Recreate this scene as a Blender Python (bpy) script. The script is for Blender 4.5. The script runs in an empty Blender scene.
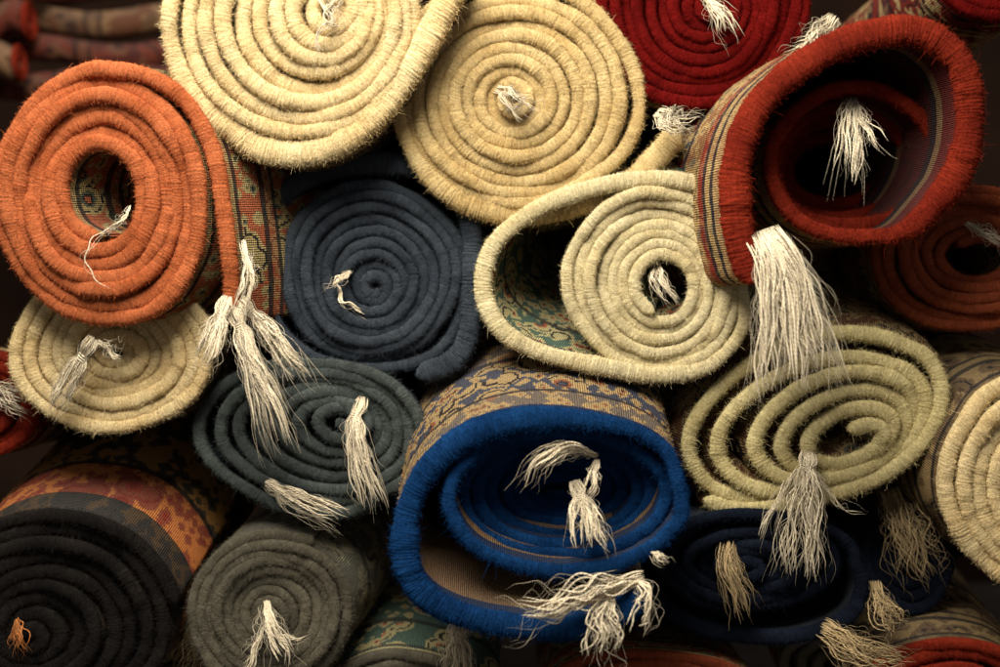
import bpy, math, numpy as np
from mathutils import Vector
D=1.3
scene=bpy.context.scene
COL=scene.collection

def lin(c):
    c=np.array(c,float)/255.0
    return tuple(np.where(c<=0.04045,c/12.92,((c+0.055)/1.055)**2.4))+(1.0,)

# ---------------------------------------------------------------- materials
def new_mat(name,sheen=0.06,tint=None):
    m=bpy.data.materials.new(name); m.use_nodes=True
    nt=m.node_tree; nt.nodes.clear()
    out=nt.nodes.new('ShaderNodeOutputMaterial'); b=nt.nodes.new('ShaderNodeBsdfPrincipled')
    nt.links.new(b.outputs[0],out.inputs[0])
    b.inputs['Roughness'].default_value=1.0
    b.inputs['Specular IOR Level'].default_value=0.03
    b.inputs['Sheen Weight'].default_value=sheen
    b.inputs['Sheen Roughness'].default_value=0.6
    if tint: b.inputs['Sheen Tint'].default_value=tint
    return m,nt,b
def N(nt,t,**k):
    n=nt.nodes.new(t)
    for a,v in k.items(): setattr(n,a,v)
    return n
def mapping(nt,src,sc):
    m=N(nt,'ShaderNodeMapping'); m.inputs['Scale'].default_value=sc
    nt.links.new(src,m.inputs[0]); return m.outputs[0]
def noise(nt,vec,scale,detail=3,rough=0.6):
    n=N(nt,'ShaderNodeTexNoise'); n.inputs['Scale'].default_value=scale
    n.inputs['Detail'].default_value=detail; n.inputs['Roughness'].default_value=rough
    nt.links.new(vec,n.inputs['Vector']); return n.outputs['Fac']
def ramp(nt,fac,stops,interp='LINEAR'):
    r=N(nt,'ShaderNodeValToRGB'); cr=r.color_ramp; cr.interpolation=interp
    cr.elements[0].position=stops[0][0]; cr.elements[0].color=stops[0][1]
    cr.elements[1].position=stops[1][0]; cr.elements[1].color=stops[1][1]
    for p,c in stops[2:]:
        e=cr.elements.new(p); e.color=c
    nt.links.new(fac,r.inputs[0]); return r
def mixc(nt,fac,a,b,blend='MIX'):
    m=N(nt,'ShaderNodeMix'); m.data_type='RGBA'; m.blend_type=blend
    if isinstance(fac,float): m.inputs[0].default_value=fac
    else: nt.links.new(fac,m.inputs[0])
    for s,v in ((6,a),(7,b)):
        if isinstance(v,tuple): m.inputs[s].default_value=v
        else: nt.links.new(v,m.inputs[s])
    return m.outputs[2]
def sc(c,f): return (min(c[0]*f,1),min(c[1]*f,1),min(c[2]*f,1),1)

def wool_mat(name,col,col2=None,var=0.35):
    c=lin(col); c2=lin(col2) if col2 is not None else sc(c,1-var)
    t=lin([min(255,1.1*x+12) for x in col])
    m,nt,b=new_mat(name,0.22,t)
    uv=N(nt,'ShaderNodeUVMap').outputs[0]
    fib=noise(nt,mapping(nt,uv,(1100,420,1)),1,5,0.7)
    st=noise(nt,mapping(nt,uv,(330,60,1)),1,3)
    big=noise(nt,mapping(nt,uv,(15,15,1)),1,4)
    base=mixc(nt,ramp(nt,big,[(0.35,(0,0,0,1)),(0.65,(1,1,1,1))]).outputs[0],c,c2)
    v1=ramp(nt,st,[(0.3,(0.70,0.67,0.63,1)),(0.7,(1.14,1.12,1.10,1))]).outputs[0]
    base=mixc(nt,1.0,base,v1,'MULTIPLY')
    v2=ramp(nt,fib,[(0.3,(0.45,0.43,0.40,1)),(0.7,(1.3,1.3,1.3,1))]).outputs[0]
    base=mixc(nt,0.95,base,v2,'MULTIPLY')
    nt.links.new(base,b.inputs['Base Color'])
    bp=N(nt,'ShaderNodeBump'); bp.inputs['Distance'].default_value=0.002; bp.inputs['Strength'].default_value=1.0
    nt.links.new(fib,bp.inputs['Height']); nt.links.new(bp.outputs[0],b.inputs['Normal'])
    return m

def body_mat(name,ground,a1,a2,dark,bands=None,scale=30,bandL=0.4):
    m,nt,b=new_mat(name)
    g,a,a_,d=[lin(x) for x in (ground,a1,a2,dark)]
    uv=N(nt,'ShaderNodeUVMap').outputs[0]
    sn=N(nt,'ShaderNodeVectorMath',operation='SNAP'); nt.links.new(uv,sn.inputs[0]); sn.inputs[1].default_value=(0.0022,0.0022,1)
    q=sn.outputs[0]
    vo=N(nt,'ShaderNodeTexVoronoi'); vo.inputs['Scale'].default_value=scale; nt.links.new(q,vo.inputs['Vector'])
    r1=ramp(nt,vo.outputs['Distance'],[(0,a),(0.13,d),(0.2,a_),(0.31,g),(0.5,d),(0.56,g),(0.66,a)],'CONSTANT').outputs[0]
    vo2=N(nt,'ShaderNodeTexVoronoi'); vo2.distance='MANHATTAN'; vo2.inputs['Scale'].default_value=scale*2.3; nt.links.new(q,vo2.inputs['Vector'])
    r2=ramp(nt,vo2.outputs['Distance'],[(0,d),(0.22,a_),(0.34,g),(0.75,a)],'CONSTANT').outputs[0]
    sw=noise(nt,q,14,1)
    swr=ramp(nt,sw,[(0,(0,0,0,1)),(0.5,(1,1,1,1))],'CONSTANT').outputs[0]
    pat=mixc(nt,swr,r1,r2)
    sp=N(nt,'ShaderNodeSeparateXYZ'); nt.links.new(q,sp.inputs[0])
    if bands is None:
        bands=[(0,g,.6),(0.018,d,.9),(0.023,g,.0),(0.05,d,.9),(0.055,a,.5),(0.064,d,.9),(0.069,g,0),(0.14,d,.9),(0.147,a_,.6),(0.16,d,.8),(0.168,g,0)]
    else: bands=[(p,lin(c),al) for p,c,al in bands]
    mu=N(nt,'ShaderNodeMath',operation='DIVIDE'); nt.links.new(sp.outputs[1],mu.inputs[0]); mu.inputs[1].default_value=bandL
    br=ramp(nt,mu.outputs[0],[(p/bandL,(c[0],c[1],c[2],al)) for p,c,al in bands],'CONSTANT')
    colr=mixc(nt,br.outputs['Alpha'],pat,br.outputs['Color'])
    fine=noise(nt,mapping(nt,uv,(450,450,1)),1,4,0.7)
    colr=mixc(nt,0.95,colr,ramp(nt,fine,[(0.3,(0.4,0.4,0.4,1)),(0.7,(1.25,1.25,1.25,1))]).outputs[0],'MULTIPLY')
    nt.links.new(colr,b.inputs['Base Color'])
    w1=N(nt,'ShaderNodeTexWave'); w1.bands_direction='X'; w1.inputs['Scale'].default_value=math.pi/10/0.0022
    w1.inputs['Distortion'].default_value=1.0
    nt.links.new(uv,w1.inputs[0])
    w2=N(nt,'ShaderNodeTexWave'); w2.bands_direction='Y'; w2.inputs['Scale'].default_value=math.pi/10/0.0022; nt.links.new(uv,w2.inputs[0]); w2.inputs['Distortion'].default_value=1.0
    ad=N(nt,'ShaderNodeMath',operation='ADD'); nt.links.new(w1.outputs['Fac'],ad.inputs[0]); nt.links.new(w2.outputs['Fac'],ad.inputs[1])
    ad2=N(nt,'ShaderNodeMath',operation='ADD'); nt.links.new(ad.outputs[0],ad2.inputs[0]); nt.links.new(fine,ad2.inputs[1])
    bp=N(nt,'ShaderNodeBump'); bp.inputs['Distance'].default_value=0.0014; bp.inputs['Strength'].default_value=1.0
    nt.links.new(ad2.outputs[0],bp.inputs['Height']); nt.links.new(bp.outputs[0],b.inputs['Normal'])
    return m

def yarn_mat(name,col):
    m,nt,b=new_mat(name); c=lin(col)
    uv=N(nt,'ShaderNodeUVMap').outputs[0]
    tw=N(nt,'ShaderNodeTexWave'); tw.bands_direction='DIAGONAL'; tw.inputs['Scale'].default_value=1; tw.inputs['Distortion'].default_value=1.0
    nt.links.new(mapping(nt,uv,(150,0.32,1)),tw.inputs[0])
    nn=noise(nt,mapping(nt,uv,(30,0.4,1)),1,3)
    base=mixc(nt,ramp(nt,nn,[(0.4,(0,0,0,1)),(0.8,(1,1,1,1))]).outputs[0],c,mixc(nt,0.4,sc(c,0.75),lin((186,156,112))))
    base=mixc(nt,0.5,base,ramp(nt,tw.outputs['Fac'],[(0,(0.6,0.56,0.5,1)),(0.6,(1.1,1.1,1.1,1))]).outputs[0],'MULTIPLY')
    nt.links.new(base,b.inputs['Base Color'])
    bp=N(nt,'ShaderNodeBump'); bp.inputs['Distance'].default_value=0.0006; bp.inputs['Strength'].default_value=0.8
    nt.links.new(tw.outputs['Fac'],bp.inputs['Height']); nt.links.new(bp.outputs[0],b.inputs['Normal'])
    return m

# ---------------------------------------------------------------- mesh helpers
def mesh_quads(name,V,F,UV,mat,mat2=None,mi=None):
    V=np.asarray(V,np.float32); F=np.asarray(F,np.int32)
    me=bpy.data.meshes.new(name)
    me.vertices.add(len(V)); me.vertices.foreach_set('co',V.ravel())
    me.loops.add(F.size); me.loops.foreach_set('vertex_index',F.ravel())
    me.polygons.add(len(F)); me.polygons.foreach_set('loop_start',np.arange(0,F.size,4,dtype=np.int32))
    me.polygons.foreach_set('loop_total',np.full(len(F),4,np.int32))
    me.polygons.foreach_set('use_smooth',np.ones(len(F),bool))
    ul=me.uv_layers.new(name='UVMap')
    ul.data.foreach_set('uv',np.asarray(UV,np.float32)[F.ravel()].ravel())
    me.materials.append(mat)
    if mat2 is not None:
        me.materials.append(mat2); me.polygons.foreach_set('material_index',np.asarray(mi,np.int32))
    me.update(calc_edges=True)
    return me
def grid_faces(a,b,off=0,flip=False):
    i,j=np.meshgrid(np.arange(a-1),np.arange(b-1),indexing='ij')
    p=(i*b+j).ravel()+off
    F=np.stack([p,p+1,p+b+1,p+b],1)
    return F[:,::-1] if flip else F
def catmull(P,per=14):
    P=np.asarray(P,float); n=len(P)
    A=np.vstack([2*P[0]-P[1],P,2*P[-1]-P[-2]])
    out=[]
    t=np.linspace(0,1,per,endpoint=False)[:,None]
    for i in range(n-1):
        p0,p1,p2,p3=A[i:i+4]
        out.append(0.5*((2*p1)+(-p0+p2)*t+(2*p0-5*p1+4*p2-p3)*t**2+(-p0+3*p1-3*p2+p3)*t**3))
    out.append(P[-1:]); return np.vstack(out)
def resample(P,ds=None,n=None):
    L=np.r_[0,np.cumsum(np.linalg.norm(np.diff(P,axis=0),axis=1))]
    if n is None: n=max(8,int(L[-1]/ds))
    u=np.linspace(0,L[-1],n)
    return np.stack([np.interp(u,L,P[:,k]) for k in range(P.shape[1])],1),u
def snoise(u,corr,r):
    n=int((u.max()-u.min())/corr)+4
    v=r.uniform(-1,1,n); x=(u-u.min())/corr
    i=np.floor(x).astype(int); f=x-i; f=f*f*(3-2*f)
    return v[i]*(1-f)+v[i+1]*f
def P3(px,py,y):
    d=(D+y)/D
    return np.array([(px-500)*0.001*d, y, (333.5-py)*0.001*d])
def hairs(p,dirv,ln,bend,w,r,uvs,b0):
    nh=len(p)
    m1=p+dirv*(ln*0.5)[:,None]; m2=p+dirv*(ln*0.85)[:,None]+bend*(ln*0.45)[:,None]
    wv=np.cross(dirv,r.normal(0,1,(nh,3))); wv/=np.linalg.norm(wv,axis=1)[:,None]
    H=np.stack([p-wv*w,p+wv*w,m1-wv*w,m1+wv*w,m2-wv*w*.3,m2+wv*w*.3],1).reshape(-1,3)
    b=b0+np.arange(nh)*6
    FH=np.vstack([np.stack([b,b+1,b+3,b+2],1),np.stack([b+2,b+3,b+5,b+4],1)])
    return H,FH,np.repeat(uvs,6,axis=0)

# ---------------------------------------------------------------- rug builder
def rug_path(sp,r):
    pts=[]
    if 'c' in sp:
        ci=np.array(sp['ci'] if 'ci' in sp else sp['c'],float); co=np.array(sp['c'],float)
        ri=np.array(sp['ri'],float); ro=np.array(sp['ro'],float)
        n=sp['n']; dr=sp.get('dir',1); te=math.radians(sp.get('te',0)); rot=math.radians(sp.get('rot',0))
        K=int(n*26); ph=r.uniform(0,6.28,3)
        per=r.uniform(-1,1,K+1)
        slow=snoise(np.arange(K+1.0),9.0,r)*sp.get('vary',2.3)
        for k in range(K+1):
            s=k/K; th=te-dr*2*math.pi*n*(1-s)
            f=1+sp.get('def',0.03)*s*(math.cos(2*th+ph[0])+0.7*math.cos(3*th+ph[1])+.4*math.cos(5*th+ph[2]))
            rad=(ri+(ro-ri)*s)*f+per[k]*0.6+slow[k]*min(1,(1-s)*8+0.2)*min(1,s*6)
            x,y=rad[0]*math.cos(th),rad[1]*math.sin(th)
            c=ci+(co-ci)*s
            pts.append((c[0]+x*math.cos(rot)-y*math.sin(rot),c[1]+x*math.sin(rot)+y*math.cos(rot)))
    pts+=list(sp.get('ext',[]))
    return catmull(np.array(pts,float),10)

def tube(C,R,sides,off):
    Yv=np.array([0.05,1.,0.02])
    tt=np.gradient(C,axis=0); tt/=np.linalg.norm(tt,axis=1)[:,None]+1e-9
    e1=np.cross(tt,Yv); e1/=np.linalg.norm(e1,axis=1)[:,None]+1e-9; e2=np.cross(tt,e1)
    an=np.linspace(0,2*math.pi,sides+1)
    ring=C[:,None,:]+R[:,None,None]*(np.cos(an)[None,:,None]*e1[:,None,:]+np.sin(an)[None,:,None]*e2[:,None,:])
    return ring.reshape(-1,3),grid_faces(len(C),sides+1,off),an

def build_tassel(t,y0,r):
    """one knotted bundle of yarn strands"""
    sp=t['p']; n=int(t.get('n',20)*1.8); r0=t.get('r0',4)*.001; r1=t.get('r1',18)*.001; rad=t.get('rad',1.1)*.001*0.58
    yo=t.get('y',0.0)
    m=len(sp)
    ctr=[]
    for k,p in enumerate(sp):
        f=k/(m-1)
        off=p[2]*0.001 if len(p)>2 else 0.006-0.024*min(1,f*2.5)
        ctr.append(P3(p[0],p[1],y0+yo+off))
    spine=catmull(ctr,12); S,_=resample(spine,n=60)
    Ltot=np.linalg.norm(np.diff(S,axis=0),axis=1).sum()
    T=np.gradient(S,axis=0); T/=np.linalg.norm(T,axis=1)[:,None]
    Yv=np.array([0,1.,0]); Nn=np.cross(T,Yv); Nn/=np.linalg.norm(Nn,axis=1)[:,None]+1e-9
    VV=[];FF=[];UU=[];off=0
    sides=6; segs=48
    s=np.linspace(0,1,segs)
    tot=n+int(n*t.get('friz',1.3))
    nl=max(1,n//6); lock_n=[snoise(s,0.26,r) for _ in range(nl)]; lock_l=r.uniform(.74,1,nl)
    lock_a=np.sort(r.uniform(-1,1,nl)); lock_b=r.uniform(0,1,nl)
    kn=min(0.16,0.012/Ltot)
    knot=t.get('knot',n>=24)
    for k in range(tot):
        fr=k>=n
        lk=int(r.integers(0,nl))
        s0=0 if not fr else r.uniform(0,.2)
        Lf=lock_l[lk]*r.uniform(0.88,1.0) if not fr else r.uniform(0.5,1.05)
        if r.random()<0.14: Lf*=0.7
        if not fr and r.random()<0.72:
            a=lock_a[lk]+r.normal(0,.09); b=np.clip(lock_b[lk]+r.normal(0,.15),0,1)
        else: a=r.uniform(-1.1,1.1); b=r.uniform(0,1)
        a0=a*0.6+r.normal(0,.35)
        if r.random()<0.08: a*=1.35
        si=s0+s*(Lf-s0)
        base=np.stack([np.interp(si*59,np.arange(60),S[:,c]) for c in range(3)],1)
        nn=np.stack([np.interp(si*59,np.arange(60),Nn[:,c]) for c in range(3)],1)
        g=si**t.get('pow',1.0)
        env=np.ones(segs)
        if knot: env=1-0.42*np.exp(-((si-kn*1.9)/(kn*.5))**2)+0.2*np.exp(-((si-kn*.9)/(kn*.6))**2)
        wide=r1*(1.25 if fr else 1)
        offn=(a0*r0*(1-g)+a*wide*g)*env
        wav=t.get('wav',1)
        grow=np.clip(si*3,0,1)
        amp=(0.005 if fr else 0.0021)*wav
        offn+=amp*snoise(s,r.uniform(.12,.28),r)*grow
        offy=-(b*r0*1.2*env*(1-g)+ (b*0.5*wide)*g)+amp*snoise(s,0.25,r)*grow
        if not fr: offn+=0.0036*wav*lock_n[lk]*grow
        C=base+nn*offn[:,None]; C[:,1]+=offy
        C[:,2]+=r.normal(0,.003)*g**3
        R=(rad*r.uniform(.7,1.25) if not fr else r.uniform(.00012,.00026))*(1+0.15*snoise(s,0.05,r))
        R=R*np.clip((1-s)*5+0.2,0,1)*np.clip(s*14+0.2,0,1)
        v,f,an=tube(C,R,sides if not fr else 3,off)
        sd=(sides if not fr else 3)+1
        VV.append(v); FF.append(f); off+=segs*sd
        Ls=np.linalg.norm(np.diff(C,axis=0),axis=1).sum()
        UU.append(np.stack([np.repeat(s*Ls,sd)+k*0.37,np.tile(an,segs)+k*3.1],1))
    if knot:
        K=70; q=np.linspace(0,1,K); turns=3.2
        pos=kn*(1.6+0.7*q)
        base=np.stack([np.interp(pos*59,np.arange(60),S[:,c]) for c in range(3)],1)
        nn=np.stack([np.interp(pos*59,np.arange(60),Nn[:,c]) for c in range(3)],1)
        th=q*turns*2*math.pi; rr=r0*0.66+rad
        C=base+nn*(np.cos(th)*rr)[:,None]; C[:,1]+=np.sin(th)*rr*.8-r0*0.6*.6
        v,f,an=tube(C,np.full(K,rad*1.2),sides,off); VV.append(v); FF.append(f); off+=K*(sides+1)
        UU.append(np.stack([np.repeat(q*0.15,sides+1),np.tile(an,K)],1))
    return np.vstack(VV),np.vstack(FF),np.vstack(UU)

def build_rug(sp,idx):
    r=np.random.default_rng(100+idx)
    y0=sp['y']; th=sp['t']*0.001; L=sp.get('L',0.55)
    ax=np.array(sp.get('ax',(0,0)),float)
    px=rug_path(sp,r); d=(D+y0)/D
    W=np.stack([(px[:,0]-500)*.001*d,(333.5-px[:,1])*.001*d],1)
    base=P3(sp['base'][0],sp['base'][1],y0)
    org=np.array([base[0],y0,base[2]])
    em=bpy.data.objects.new(sp['name'],None); em.empty_display_size=0.05
    em.location=org; em['label']=sp['label']; em['category']='rolled rug' ; em['group']='rolled rugs in the stack'
    COL.objects.link(em)
    def add(nm,me,label=None):
        o=bpy.data.objects.new(nm,me); o.parent=em; COL.objects.link(o)
        if label: o['label']=label
        return o
    # ---- binding
    C,u=resample(W,ds=0.0008)
    rad=np.full(len(u),th/2)
    if 't2' in sp:
        f=np.clip((u-(u[-1]-sp['t2l']*.001))/(0.12),0,1); f=f*f*(3-2*f)
        rad=th/2+(sp['t2']*0.0005-th/2)*f
    T=np.gradient(C,axis=0); T/=np.linalg.norm(T,axis=1)[:,None]; Nn=np.stack([T[:,1],-T[:,0]],1)
    sc_=np.clip(u/u[-1]/sp.get('cend',1.0),0,1)
    yoff=0.006*sp.get('tel',1)*snoise(u,0.11,r)+0.002*snoise(u,0.035,r)+0.0008*snoise(u,0.009,r)+sp.get('cone',0.0)*(1-sc_)**sp.get('cpow',1.0)
    rr=rad*(1+0.10*snoise(u,0.03,r)+0.05*snoise(u,0.01,r))
    ends=np.sqrt(np.clip(np.minimum(u,u[-1]-u)/(rad),0.004,1))
    phis=np.radians(np.linspace(-105,105,13))
    pitch=sp.get('pitch',0.0031)
    ph=math.pi*(u/pitch+0.6*snoise(u,0.01,r)+0.35*snoise(u,0.003,r))
    K=len(phis)+2
    pos=np.zeros((len(u),K,3)); uvb=np.zeros((len(u),K,2)); nrm=np.zeros((len(u),K,3))
    amp=sp.get('st',0.105)*(1+0.8*snoise(u,0.005,r))
    sl=sp.get('slant',0.8); fl=sp.get('flat',0.68)
    for j in range(K):
        if j==0 or j==K-1:
            sg=-1 if j==0 else 1
            nx=sg*rad*0.86*ends; yy=np.full(len(u),0.013); dn=(sg,0.0); v=sg*(rad*2.2+0.013)
        else:
            phi=phis[j-1]
            mod=1+amp*(np.abs(np.sin(ph+sl*phi))**0.7-0.6)+0.06*snoise(u,0.0019,r)
            sx=math.copysign(abs(math.sin(phi))**0.8,math.sin(phi))
            nx=sx*rr*mod*ends; yy=-math.cos(phi)*rr*fl*mod+rad*fl; dn=(math.sin(phi),-math.cos(phi)); v=phi*rad*1.1
        pos[:,j,0]=C[:,0]+Nn[:,0]*nx; pos[:,j,2]=C[:,1]+Nn[:,1]*nx; pos[:,j,1]=y0+yy+yoff
        nrm[:,j,0]=Nn[:,0]*dn[0]; nrm[:,j,2]=Nn[:,1]*dn[0]; nrm[:,j,1]=dn[1]
        uvb[:,j,0]=u; uvb[:,j,1]=v
    V=pos.reshape(-1,3); F=grid_faces(len(u),K,0); UV=uvb.reshape(-1,2)
    nh=int(u[-1]*sp.get('fuzz',15000))
    i=r.integers(0,len(u),nh); j=r.integers(1,K-1,nh)
    p=pos[i,j]; n0=nrm[i,j]; dirv=n0*r.uniform(.0,.8,(nh,1))+r.normal(0,.55,(nh,3)); dirv/=np.linalg.norm(dirv,axis=1)[:,None]
    ln=(0.0014+0.0024*r.random(nh)**2+ (r.random(nh)<0.02)*r.uniform(0.002,0.008,nh))*sp.get('hl',1.0)
    bend=r.normal(0,.6,(nh,3)); bend[:,2]-=0.15
    H,FH,UH=hairs(p,dirv,ln,bend,0.0001,r,uvb[i,j],len(V))
    V=np.vstack([V,H]); F=np.vstack([F,FH]); UV=np.vstack([UV,UH])
    me=mesh_quads('edge_binding',V-org,F,UV,sp['mat']); add('edge_binding',me)
    # ---- woven body
    st=5
    Cb=C[::st]; ub=u[::st]; Nb=Nn[::st]; yb=yoff[::st]; eb=ends[::st]; radb=rad[::st]
    ys=np.array([0.009,0.016,0.026,0.04,0.07,0.11,0.16,0.22,0.30,0.4,0.48,L])
    pile=sp.get('pile',0.8)
    M=len(ub); Q=len(ys); allV=[];allU=[];G=[]
    for sg in (-1,1):
        g=np.zeros((M,Q,3)); uvg=np.zeros((M,Q,2))
        for q,yv in enumerate(ys):
            pf=0.8+(pile-0.8)*min(1,max(0,(yv-0.015)/0.011))
            off=sg*radb*pf*eb*(1+0.05*snoise(ub,0.02,r))+0.0012*snoise(ub,0.05,r)*min(1,yv/.05)
            g[:,q,0]=Cb[:,0]+Nb[:,0]*off+ax[0]*max(0,yv-0.015)
            g[:,q,2]=Cb[:,1]+Nb[:,1]*off+ax[1]*max(0,yv-0.015)
            g[:,q,1]=y0+yv+yb
            uvg[:,q,0]=ub; uvg[:,q,1]=yv+ (abs(pf-0.8)*radb if pile>1 else 0)
        G.append(g); allV.append(g.reshape(-1,3)); allU.append(uvg.reshape(-1,2))
    V=np.vstack(allV); UV=np.vstack(allU)
    F=[grid_faces(M,Q,0),grid_faces(M,Q,M*Q,True)]
    i=np.arange(M-1); a=i*Q+Q-1; b=M*Q+a
    F.append(np.stack([a,a+Q,b+Q,b],1))
    q=np.arange(Q-1)
    for e in (0,(M-1)*Q): F.append(np.stack([e+q,e+q+1,M*Q+e+q+1,M*Q+e+q],1))
    nh=10000
    k0=np.searchsorted(ub,max(0,ub[-1]-0.75))
    cen=Cb[k0:].mean(0)
    side=1 if ((Cb[k0:]-cen)*Nb[k0:]).sum(1).mean()>0 else 0
    sgn=1 if side==1 else -1
    ii=r.integers(k0,M,nh); vv=0.012+0.13*r.random(nh)**1.2
    g=G[side]
    px_=np.array([np.interp(v,ys,g[i_,:,0]) for v,i_ in zip(vv,ii)]); pz_=np.array([np.interp(v,ys,g[i_,:,2]) for v,i_ in zip(vv,ii)])
    p=np.stack([px_,y0+vv+yb[ii],pz_],1)
    nb=np.stack([Nb[ii,0]*sgn,np.zeros(nh),Nb[ii,1]*sgn],1)
    dirv=nb*r.uniform(.2,1,(nh,1))+r.normal(0,.5,(nh,3)); dirv/=np.linalg.norm(dirv,axis=1)[:,None]
    H,FH,UH=hairs(p,dirv,0.0012+0.002*r.random(nh),r.normal(0,.6,(nh,3)),0.00012,r,np.stack([ub[ii],vv],1),len(V))
    V=np.vstack([V,H]); UV=np.vstack([UV,UH]); F.append(FH)
    mi=np.concatenate([np.full(len(f_),1 if (k_<2 and k_!=side) else 0) for k_,f_ in enumerate(F)])
    me=mesh_quads('woven_body',V-org,np.vstack(F),UV,sp['body'],sp.get('body_in'),mi); add('woven_body',me)
    for t in sp.get('fr',[]):
        V,F,UV=build_tassel(t,y0,r)
        me=mesh_quads('fringe',V-org,F,UV,t.get('mat',YARN)); add('fringe',me,t.get('label'))
    return em

YARN=yarn_mat('cotton_yarn',(250,238,212))
YARN_D=yarn_mat('cotton_yarn_tan',(202,178,136))  # darker tan cotton for some of the fringes
YARN_O=yarn_mat('orange_yarn',(206,124,62))

cream=wool_mat('cream_wool',(246,228,182),(230,202,148))
cream2=wool_mat('pale_cream_wool',(240,230,192),(222,206,158))
straw=wool_mat('straw_wool',(232,210,158),(208,178,122))
orange=wool_mat('orange_wool',(208,122,80),(178,94,56))
rust=wool_mat('rust_wool',(150,52,34),(116,35,25))
dred=wool_mat('deep_red_wool',(116,20,18),(86,12,12))
terra=wool_mat('terracotta_wool',(158,82,54),(126,60,40))
slate=wool_mat('slate_wool',(76,86,98),(50,57,69))
slate2=wool_mat('grey_slate_wool',(92,102,102),(66,74,76))
olive=wool_mat('grey_olive_wool',(122,118,104),(90,88,80))
black=wool_mat('charcoal_wool',(40,37,36),(26,25,26))
blue=wool_mat('royal_blue_wool',(26,72,130),(14,47,94))
navy=wool_mat('navy_wool',(34,42,60),(21,27,40))
green=wool_mat('pale_olive_cream_wool',(230,219,170),(210,196,144))

bA=body_mat('floral_olive_weave',(180,160,108),(176,96,60),(92,98,80),(34,30,30),scale=36)
bL=body_mat('dark_brown_weave',(116,92,62),(160,134,90),(84,56,44),(32,28,26))
bB=body_mat('floral_brown_weave',(190,160,110),(70,74,92),(160,92,58),(44,36,36),
  bands=[(0,(14,40,84),1),(0.02,(190,160,112),.3),(0.045,(40,36,46),.9),(0.05,(190,160,110),0),(0.11,(40,36,42),.85),(0.116,(180,150,104),.3),(0.15,(40,36,42),.85),(0.156,(170,144,100),0)],scale=34)
bBi=body_mat('deep_blue_pile',(14,36,72),(20,44,84),(120,90,56),(10,24,50),
  bands=[(0,(14,38,78),1),(0.022,(150,116,74),.75),(0.10,(14,34,66),.5)],scale=10)
bC=body_mat('navy_weave',(44,52,66),(66,74,90),(34,40,50),(20,22,30),bands=[(0,(36,44,58),.9),(0.06,(44,52,66),.6),(0.12,(44,52,66),0)])
bD=body_mat('red_band_weave',(90,78,60),(206,150,76),(110,50,38),(20,18,20),
  bands=[(0,(34,32,32),.9),(0.036,(22,20,20),.9),(0.040,(206,66,30),.4),(0.090,(24,22,22),.9),(0.096,(34,32,30),.2),(0.30,(40,36,32),.2)],scale=34)
bE=body_mat('striped_weave',(206,170,116),(140,60,40),(100,106,110),(36,32,40),
  bands=[(0,(140,44,26),1),(0.016,(206,172,120),.7),(0.030,(34,32,44),.9),(0.036,(206,176,120),.6),(0.05,(34,32,44),.9),(0.056,(160,56,34),.7),(0.066,(200,168,112),.4),(0.10,(34,32,44),.9),(0.106,(190,160,104),0)])
bEi=body_mat('maroon_pile',(84,18,16),(70,14,14),(110,80,56),(30,14,18),
  bands=[(0,(100,24,18),1),(0.035,(150,120,84),.75),(0.045,(40,24,30),.9),(0.052,(84,18,16),.6),(0.10,(140,110,76),.7),(0.108,(30,20,26),.9),(0.116,(70,14,14),.6)],scale=14)
bF=body_mat('floral_green_weave',(200,188,136),(84,112,98),(196,104,60),(48,48,44),scale=34,
  bands=[(0,(206,196,146),.9),(0.016,(50,58,50),.8),(0.02,(200,188,140),0),(0.06,(50,54,48),.9),(0.066,(196,184,134),0)])
bK=body_mat('floral_brown_cream_weave',(170,140,94),(112,72,46),(92,96,80),(38,30,26),scale=44,
  bands=[(0,(206,190,140),.6),(0.012,(44,36,30),.6),(0.016,(180,150,100),0)])
bG=body_mat('floral_cream_weave',(200,176,126),(130,106,76),(110,76,54),(70,60,48))
bH=body_mat('grey_weave',(160,152,126),(104,104,96),(170,154,114),(58,58,56),
  bands=[(0,(110,108,98),.8),(0.02,(146,140,114),.3),(0.05,(64,62,58),.7),(0.056,(146,140,114),.1)])
bI=body_mat('red_floral_weave',(140,44,32),(206,178,126),(70,50,60),(46,18,18))

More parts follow.
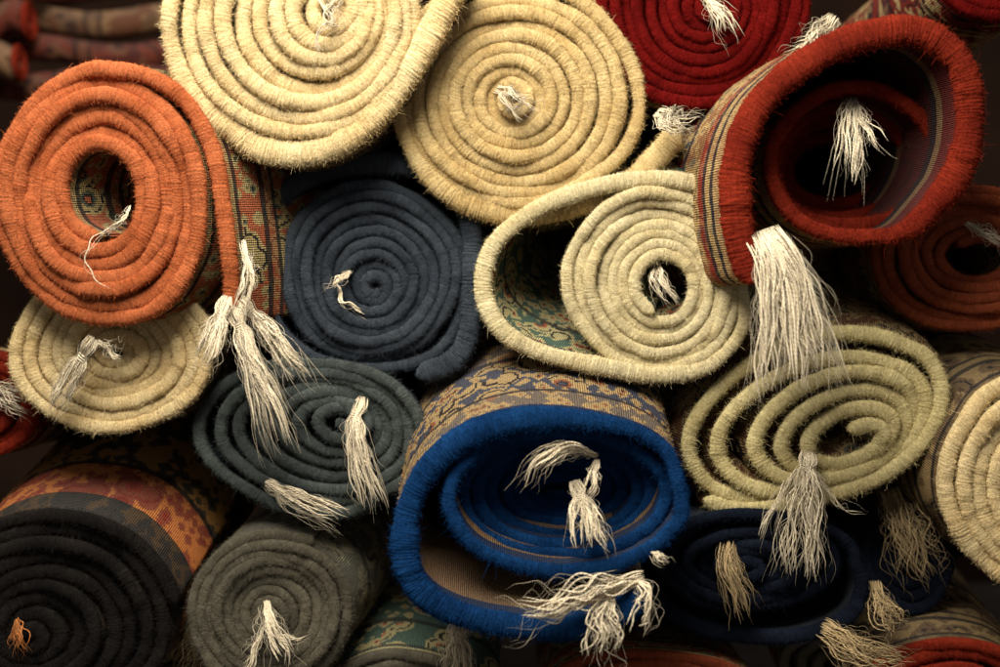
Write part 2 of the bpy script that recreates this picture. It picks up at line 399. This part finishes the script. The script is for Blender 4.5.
rugs=[
 dict(name='rolled_rug',label='orange wool rug roll with open centre and patterned outside',y=-0.06,t=15,mat=orange,body=bA,hl=1.1,
   ci=(97,192),c=(103,199),ri=(35,43),ro=(106,130),n=6.5,dir=1,te=-90,ext=[(148,76),(186,102),(212,150),(223,205),(230,265),(230,325)],ax=(0.6,0.10),base=(110,335),tel=1.4,
   fr=[dict(p=[(230,296),(214,338),(200,376)],n=18,r0=5,r1=14),dict(p=[(234,306),(254,365),(290,460)],n=26,r0=6,r1=18),dict(p=[(240,300),(272,335),(312,396)],n=18,r0=5,r1=11),
       dict(p=[(244,240),(252,280),(238,326)],n=8,r0=4,r1=9),dict(p=[(122,218),(86,250),(98,282),(122,304)],n=1,r0=1,r1=2,rad=.9,friz=2),dict(p=[(130,205),(118,222),(98,232)],n=3,r0=1,r1=3,rad=.8)]),
 dict(name='rolled_rug',label='cream wool rug roll with thick outer wrap sweeping up',y=-0.05,t=15,mat=cream,body=bG,hl=1.5,t2=26,t2l=460,**{'def':0.008},
   c=(292,22),ci=(334,6),ri=(6,6),ro=(126,124),n=9,dir=-1,te=120,ext=[(258,147),(300,152),(342,140),(378,112),(410,68),(440,14),(468,-40)],base=(300,160),
   fr=[dict(p=[(318,-6),(336,20),(322,40),(332,68)],n=4,r0=3,r1=7,rad=.8),dict(p=[(345,-5),(330,15),(350,25)],n=3,r0=2,r1=8,rad=.8)]),
 dict(name='rolled_rug',label='straw coloured wool rug roll with trailing outer end',y=-0.01,t=13.8,mat=straw,body=bG,t2=25,t2l=330,hl=1.3,**{'def':0.006},
   c=(517,98),ci=(512,100),ri=(5,5),ro=(113,106),n=8.6,dir=-1,te=45,ext=[(624,150),(640,108),(630,58),(592,8),(540,-18),(480,-16),(430,12),(403,60),(399,116),(422,168),(462,200),(514,211),(570,206),(620,188),(656,158),(682,128)],base=(514,218),
   fr=[dict(p=[(496,88),(514,100),(545,128)],n=6,r0=4,r1=14,rad=.8),dict(p=[(500,112),(520,104),(520,84)],n=4,r0=3,r1=11,rad=.8),
       dict(p=[(656,112),(674,120),(702,128)],n=16,r0=7,r1=12,rad=.7,wav=1.8,y=-0.014,knot=False)]),
 dict(name='rolled_rug',label='deep red wool rug roll wound tight',y=0.0,t=12,mat=dred,body=bI,hl=1.2,
   c=(700,6),ci=(712,8),ri=(6,6),ro=(106,104),n=9,dir=1,te=20,base=(700,112),
   fr=[dict(p=[(702,-12),(718,14),(738,44)],n=14,r0=4,r1=13,rad=1.0),dict(p=[(834,18),(812,40),(784,66)],n=20,r0=8,r1=13,rad=.9,y=-0.05,wav=1.5,knot=False)]),
 dict(name='rolled_rug',label='rust red rug rolled loosely with hollow centre and long white tassel',y=-0.10,t=13.5,t2=27,t2l=620,mat=rust,body=bE,body_in=bEi,hl=1.6,fuzz=17000,st=0.08,vary=3.5,ax=(-0.28,0.02),
   c=(878,152),ci=(884,140),ri=(44,34),ro=(101,85),n=3.8,dir=-1,te=80,rot=-10,cone=0.20,cend=0.9,cpow=1.0,
   ext=[(936,214),(974,168),(984,112),(970,56),(926,25),(862,33),(802,64),(758,106),(738,160),(738,214),(746,252),(755,284)],
   base=(850,245),
   fr=[dict(p=[(854,96,110),(848,120,50),(846,155,16),(841,210,0)],n=16,r0=4,r1=16,knot=False),dict(p=[(856,100,90),(872,132,30),(898,158,8)],n=6,r0=3,r1=8),
       dict(p=[(762,230,20),(776,258,2),(790,320,-6),(800,404,-8)],n=64,r0=12,r1=40,rad=1.2,pow=0.95,wav=1.6,knot=False,label='long thick white tassel fanned out'),]),
 dict(name='rolled_rug',label='terracotta wool rug roll with small open centre',y=0.03,t=11.6,mat=terra,body=bA,
   c=(974,262),ci=(982,256),ri=(28,18),ro=(106,72),n=6.4,dir=1,te=0,base=(972,333),
   fr=[dict(p=[(965,222),(985,232),(1010,246)],n=10,r0=4,r1=9,rad=.8)]),
 dict(name='rolled_rug',label='slate blue wool rug roll wound tight',y=0.01,t=10.8,mat=slate,body=bC,t2=22,t2l=560,hl=1.4,
   c=(371,272),ci=(374,288),ri=(5,5),ro=(88,92),n=9,dir=1,te=0,ext=[(459,318),(430,356),(376,368),(316,358),(276,322),(266,262),(278,200),(322,170),(384,163),(442,174),(468,214),(472,270),(470,326),(454,360),(416,376)],base=(371,378),
   fr=[dict(p=[(352,268),(338,282),(322,290)],n=5,r0=2,r1=4,rad=1.3),dict(p=[(336,284),(346,304),(373,320)],n=2,r0=1,r1=2,rad=1.2)]),
 dict(name='rolled_rug',label='pale cream rug roll with one wide loose outer loop',y=-0.02,t=12,mat=cream2,body=bF,t2=17,t2l=620,ax=(0.30,0.38),
   c=(655,284),ci=(662,286),ri=(25,27),ro=(92,93),n=6.7,dir=1,te=0,ext=[(742,330),(708,366),(656,375),(600,366),(540,352),(500,328),(483,288),(494,244),(536,209),(592,188),(650,179),(702,186),(732,206)],base=(659,380),
   fr=[dict(p=[(655,262,20),(658,280,4),(670,310,-2)],n=12,r0=4,r1=8,rad=.9,knot=False)]),
 dict(name='rolled_rug',label='pale olive cream rug squashed into stacked oval loops',y=-0.0,t=14.5,mat=green,body=bK,ax=(-0.08,0.36),pile=1.9,vary=4,
   c=(806,418),ci=(858,442),ri=(24,13),ro=(142,86),n=5.7,dir=1,te=150,rot=-20,base=(808,515),tel=1.2,hl=1.5,
   fr=[dict(p=[(806,450),(804,486),(796,584)],n=28,r0=6,r1=24,wav=1.9,rad=.95),dict(p=[(812,470),(836,500),(874,516)],n=2,r0=1,r1=3,rad=.7),dict(p=[(800,466),(770,520),(768,552)],n=4,r0=3,r1=8,rad=.8)]),
 dict(name='rolled_rug',label='cream wool rug roll tucked under the orange roll',y=-0.02,t=13,mat=cream,body=bG,hl=1.2,
   c=(110,352),ci=(118,352),ri=(6,5),ro=(108,80),n=7.4,dir=1,te=0,base=(112,432),
   fr=[dict(p=[(96,338,-30),(78,368,-24),(50,416,-16)],n=20,r0=7,r1=13),dict(p=[(98,340,-30),(112,350,-24),(130,352,-20)],n=6,r0=3,r1=8)]),
 dict(name='rolled_rug',label='grey slate wool rug roll, squashed oval',y=0.0,t=12,mat=slate2,body=bC,hl=1.3,
   c=(314,436),ci=(346,418),ri=(6,5),ro=(116,78),n=7.2,dir=-1,te=100,ext=[(340,514),(378,500)],rot=6,base=(314,516),
   fr=[dict(p=[(362,396),(354,436),(374,514)],n=20,r0=5,r1=15),dict(p=[(264,482),(296,500),(346,522)],n=18,r0=5,r1=12)]),
 dict(name='rolled_rug',label='grey olive wool rug roll with frayed tassel',y=-0.01,t=10.8,mat=olive,body=bH,
   c=(272,612),ci=(266,616),ri=(5,5),ro=(82,80),n=8.2,dir=1,te=-60,ax=(0.30,0.34),base=(274,694),hl=1.7,
   fr=[dict(p=[(264,600),(268,632),(280,676)],n=10,r0=4,r1=22,rad=1.3),dict(p=[(266,626),(296,640),(328,628)],n=2,r0=1,r1=3,rad=1.0),dict(p=[(264,624),(250,650),(236,672)],n=5,r0=2,r1=8)]),
 dict(name='rolled_rug',label='charcoal wool rug roll with orange red band',y=-0.03,t=13.4,mat=black,body=bD,
   c=(48,622),ci=(28,638),ri=(6,6),ro=(128,110),n=8.5,dir=1,te=-10,ax=(0.18,0.48),base=(50,730),fuzz=15000,hl=1.9,
   fr=[dict(p=[(16,618),(18,636),(24,658)],n=8,r0=3,r1=8,mat=YARN_O,rad=.9)]),
 dict(name='rolled_rug',label='royal blue edged rug roll with hanging outer flap',y=-0.10,t=12.4,t2=24,t2l=560,mat=blue,body=bB,body_in=bBi,fuzz=17000,hl=1.6,st=0.08,cone=0.11,cend=0.8,vary=3,
   ci=(566,502),c=(562,500),ri=(16,8),ro=(121,76),n=7.4,dir=-1,te=10,ax=(0.0,0.46),**{'def':0.014},
   ext=[(677,476),(664,448),(626,428),(566,419),(502,424),(450,448),(414,492),(404,548),(420,592),(470,619),(550,629),(616,616),(646,592)],base=(540,645),
   fr=[dict(p=[(598,456,40),(566,450,6),(540,462,-2),(520,492,2)],n=12,r0=3,r1=12,rad=1.3),dict(p=[(574,480,40),(584,514,6),(590,558,-10)],n=18,r0=5,r1=19,rad=1.3),
                 dict(p=[(596,458,40),(592,480,10),(582,505,4)],n=6,r0=3,r1=6),
                 dict(p=[(644,576),(600,586),(540,600),(494,604)],n=7,r0=5,r1=10,rad=1.6,wav=2.4),dict(p=[(640,580),(590,600),(556,612),(500,640)],n=4,r0=3,r1=8,rad=1.6,wav=2.4),
                 dict(p=[(606,584),(602,620),(598,674)],n=12,r0=5,r1=18,rad=1.3,wav=2,knot=False),dict(p=[(634,580),(648,600),(640,634)],n=5,r0=3,r1=9,rad=1.3,wav=2),
                 dict(p=[(650,552),(660,560),(676,562)],n=5,r0=2,r1=5,rad=1.0)]),
 dict(name='rolled_rug',label='navy wool rug roll, flattened, with frayed fringe',y=0.0,t=10,t2=15,t2l=330,mat=navy,body=bC,hl=1.7,vary=3,
   c=(752,562),ci=(742,566),ri=(10,5),ro=(104,52),n=5.4,dir=1,te=0,ext=[(862,588),(846,618),(796,638),(726,636),(672,614),(648,580)],base=(752,645),tel=2,
   fr=[dict(p=[(728,538),(730,570),(748,622)],n=20,r0=9,r1=16,mat=YARN_D,rad=.95,knot=False)]),
 dict(name='rolled_rug',label='cream edged rug roll with patterned outside',y=-0.03,t=16,mat=cream,body=bL,hl=1.4,
   c=(1036,486),ci=(1040,492),ri=(26,34),ro=(94,108),n=4.6,dir=1,te=-30,base=(1036,594),ax=(-0.22,0.30)),
 dict(name='rolled_rug',label='brown patterned rug roll at the bottom of the stack',y=0.0,t=11,mat=rust,body=bL,
   c=(950,704),ri=(8,8),ro=(96,62),n=5,dir=1,te=0,base=(950,764),ax=(0,0.28),
   fr=[dict(p=[(820,626),(856,650),(908,676)],n=26,r0=12,r1=20,wav=1.8,mat=YARN_D,y=-0.02,knot=False),dict(p=[(872,580),(884,612),(906,634)],n=14,r0=8,r1=13,mat=YARN_D,wav=1.8,y=0.01,knot=False)]),
 dict(name='rolled_rug',label='rust edged rug roll under the blue roll',y=0.0,t=10,mat=terra,body=bA,
   c=(650,702),ri=(8,6),ro=(112,50),n=4.5,dir=1,te=0,base=(650,754)),
 dict(name='rolled_rug',label='olive patterned rug roll with white tassel',y=0.02,t=10,mat=olive,body=bF,
   c=(404,704),ri=(8,8),ro=(90,52),n=4,dir=1,te=0,base=(404,756),ax=(0,0.36),
   fr=[dict(p=[(458,620),(456,650),(452,684)],n=20,r0=8,r1=17)]),
 dict(name='rolled_rug',label='small red patterned rug roll with white fringe',y=0.03,t=11,mat=rust,body=bI,
   c=(-22,406),ri=(8,8),ro=(66,56),n=5.2,dir=1,te=0,base=(-22,462),
   fr=[dict(p=[(-12,388),(12,396),(40,408)],n=16,r0=9,r1=14,rad=.9,knot=False)]),
 dict(name='rolled_rug',label='dull patterned rug roll wedged low between others',y=0.06,t=10,mat=olive,body=bF,
   c=(178,694),ri=(8,8),ro=(46,40),n=3.4,dir=1,te=0,base=(178,732),ax=(0,0.1),
   fr=[dict(p=[(208,618),(190,645),(176,674)],n=18,r0=14,r1=22,mat=YARN_D,wav=1.6,rad=.8,knot=False)]),
 dict(name='rolled_rug',label='dark patterned rug roll wedged beside cream edged roll',y=0.06,t=12,mat=navy,body=bL,
   c=(912,556),ri=(6,6),ro=(50,60),n=4.4,dir=1,te=0,base=(914,616),ax=(0,0.25),
   fr=[dict(p=[(890,486),(908,530),(926,592)],n=26,r0=18,r1=26,mat=YARN_D,wav=2.2,rad=.65,knot=False)]),
 dict(name='rolled_rug',label='olive patterned rug roll wedged under navy roll',y=0.07,t=11,mat=olive,body=bA,
   c=(838,668),ri=(6,6),ro=(60,40),n=3.4,dir=1,te=0,base=(838,708),ax=(0,0.22)),
 dict(name='rolled_rug',label='dark red patterned rug roll resting above the rust roll',y=0.02,t=12,mat=dred,body=bI,
   c=(1000,-30),ri=(8,8),ro=(74,54),n=4.4,dir=1,te=0,base=(1000,24)),
]
for k,s in enumerate(rugs): build_rug(s,k)

# rugs lying crosswise behind the stack
def cross_roll(px,py,r,y,ln,mat,body,label,seed):
    c=P3(px,py,y)
    em=bpy.data.objects.new('rolled_rug',None); em.location=(c[0],y,c[2]-r)
    em['label']=label; em['category']='rolled rug'; em['group']='rolled rugs lying crosswise behind'
    COL.objects.link(em)
    n=5;K=240; s=np.linspace(0,1,K); th=s*n*2*math.pi; rad=0.01+(r-0.01)*s
    P=np.stack([rad*np.cos(th),rad*np.sin(th)],1)
    xs=np.linspace(-ln/2,ln/2,14); V=np.zeros((K,14,3)); U=np.zeros((K,14,2))
    uu=np.r_[0,np.cumsum(np.linalg.norm(np.diff(P,axis=0),axis=1))]
    for i,x in enumerate(xs):
        V[:,i,0]=x; V[:,i,1]=P[:,0]; V[:,i,2]=P[:,1]*(0.9+0.05*math.sin(i*1.3+seed))+r+0.008*math.sin(i*0.9+seed); U[:,i,0]=uu;U[:,i,1]=x+ln/2
    me=mesh_quads('woven_body',V.reshape(-1,3),grid_faces(K,14),U.reshape(-1,2),body)
    o=bpy.data.objects.new('woven_body',me); o.parent=em; COL.objects.link(o)
    ring=[]
    for a in np.linspace(0,2*math.pi,7):
        q=np.zeros((K,3)); rr2=r/n*0.45
        q[:,0]=ln/2+math.cos(a)*rr2; q[:,1]=(rad+math.sin(a)*rr2)*np.cos(th); q[:,2]=(rad+math.sin(a)*rr2)*np.sin(th)*0.9+r
        ring.append(q)
    V=np.stack(ring,1); U=np.stack([np.repeat(uu,7),np.tile(np.linspace(0,.03,7),K)],1)
    me=mesh_quads('edge_binding',V.reshape(-1,3),grid_faces(K,7),U.reshape(-1,2),mat)
    o=bpy.data.objects.new('edge_binding',me); o.parent=em; COL.objects.link(o)
bR=body_mat('brown_plain_weave',(160,122,88),(130,84,60),(130,98,72),(84,60,48),scale=14)
bR2=body_mat('maroon_plain_weave',(130,60,44),(96,44,38),(130,84,62),(70,36,30),scale=14)
cross_roll(160,20,0.024,0.64,0.50,rust,bR,'brown rug roll lying crosswise on a pile',1)
cross_roll(150,52,0.023,0.63,0.50,rust,bR2,'red brown rug roll lying crosswise on a pile',6)
cross_roll(130,-12,0.024,0.66,0.60,terra,bR2,'maroon rug roll lying crosswise on a pile',2)
cross_roll(170,82,0.024,0.63,0.62,rust,bR2,'dark red rug roll lying crosswise on a pile',3)
cross_roll(-20,20,0.030,0.56,0.14,rust,bR2,'short faded rug roll lying crosswise',4)
cross_roll(-30,62,0.028,0.55,0.14,rust,bR,'short brown rug roll lying crosswise',5)
cross_roll(-20,-24,0.028,0.56,0.18,terra,bR2,'short terracotta rug roll lying crosswise',7)

# setting
def plane(name,verts,col):
    m,nt,b=new_mat(name+'_mat')
    tc=N(nt,'ShaderNodeTexCoord').outputs['Object']
    nn=noise(nt,tc,9,5); r_=ramp(nt,nn,[(0.3,sc(lin(col),.6)),(0.7,lin(col))]).outputs[0]
    nt.links.new(r_,b.inputs['Base Color'])
    me=bpy.data.meshes.new(name); me.from_pydata(verts,[],[(0,1,2,3)]); me.materials.append(m)
    o=bpy.data.objects.new(name,me); COL.objects.link(o); o['kind']='structure'
plane('ground',[(-3,-2.5,-0.5),(3,-2.5,-0.5),(3,2,-0.5),(-3,2,-0.5)],(70,60,52))
plane('wall',[(-3,1.3,-0.5),(3,1.3,-0.5),(3,1.3,2.5),(-3,1.3,2.5)],(44,29,22))

# light
w=bpy.data.worlds.new('World'); scene.world=w; w.use_nodes=True
bg=w.node_tree.nodes['Background']; bg.inputs[0].default_value=(1.0,0.94,0.88,1); bg.inputs[1].default_value=0.22
def area(name,loc,target,size,power,col):
    l=bpy.data.lights.new(name,'AREA'); l.shape='DISK'; l.size=size; l.energy=power; l.color=col
    o=bpy.data.objects.new(name,l); o.location=loc
    o.rotation_euler=(Vector(target)-Vector(loc)).to_track_quat('-Z','Y').to_euler(); COL.objects.link(o)
area('soft_area_lamp',(-0.26,-0.68,0.98),(-0.04,0,0.14),0.85,39,(1.0,0.915,0.765))  # added soft area lamp for the light from upper left, no actual window

cam=bpy.data.cameras.new('Camera'); cam.sensor_width=36; cam.lens=36*D; cam.clip_end=50; cam.clip_start=0.01
cam.dof.use_dof=True; cam.dof.focus_distance=D-0.03; cam.dof.aperture_fstop=2.2
co=bpy.data.objects.new('Camera',cam); co.location=(0,-D,0); co.rotation_euler=(math.radians(90),0,0); COL.objects.link(co)
scene.camera=co
scene.view_settings.view_transform='Standard'; scene.view_settings.look='None'; scene.view_settings.exposure=0
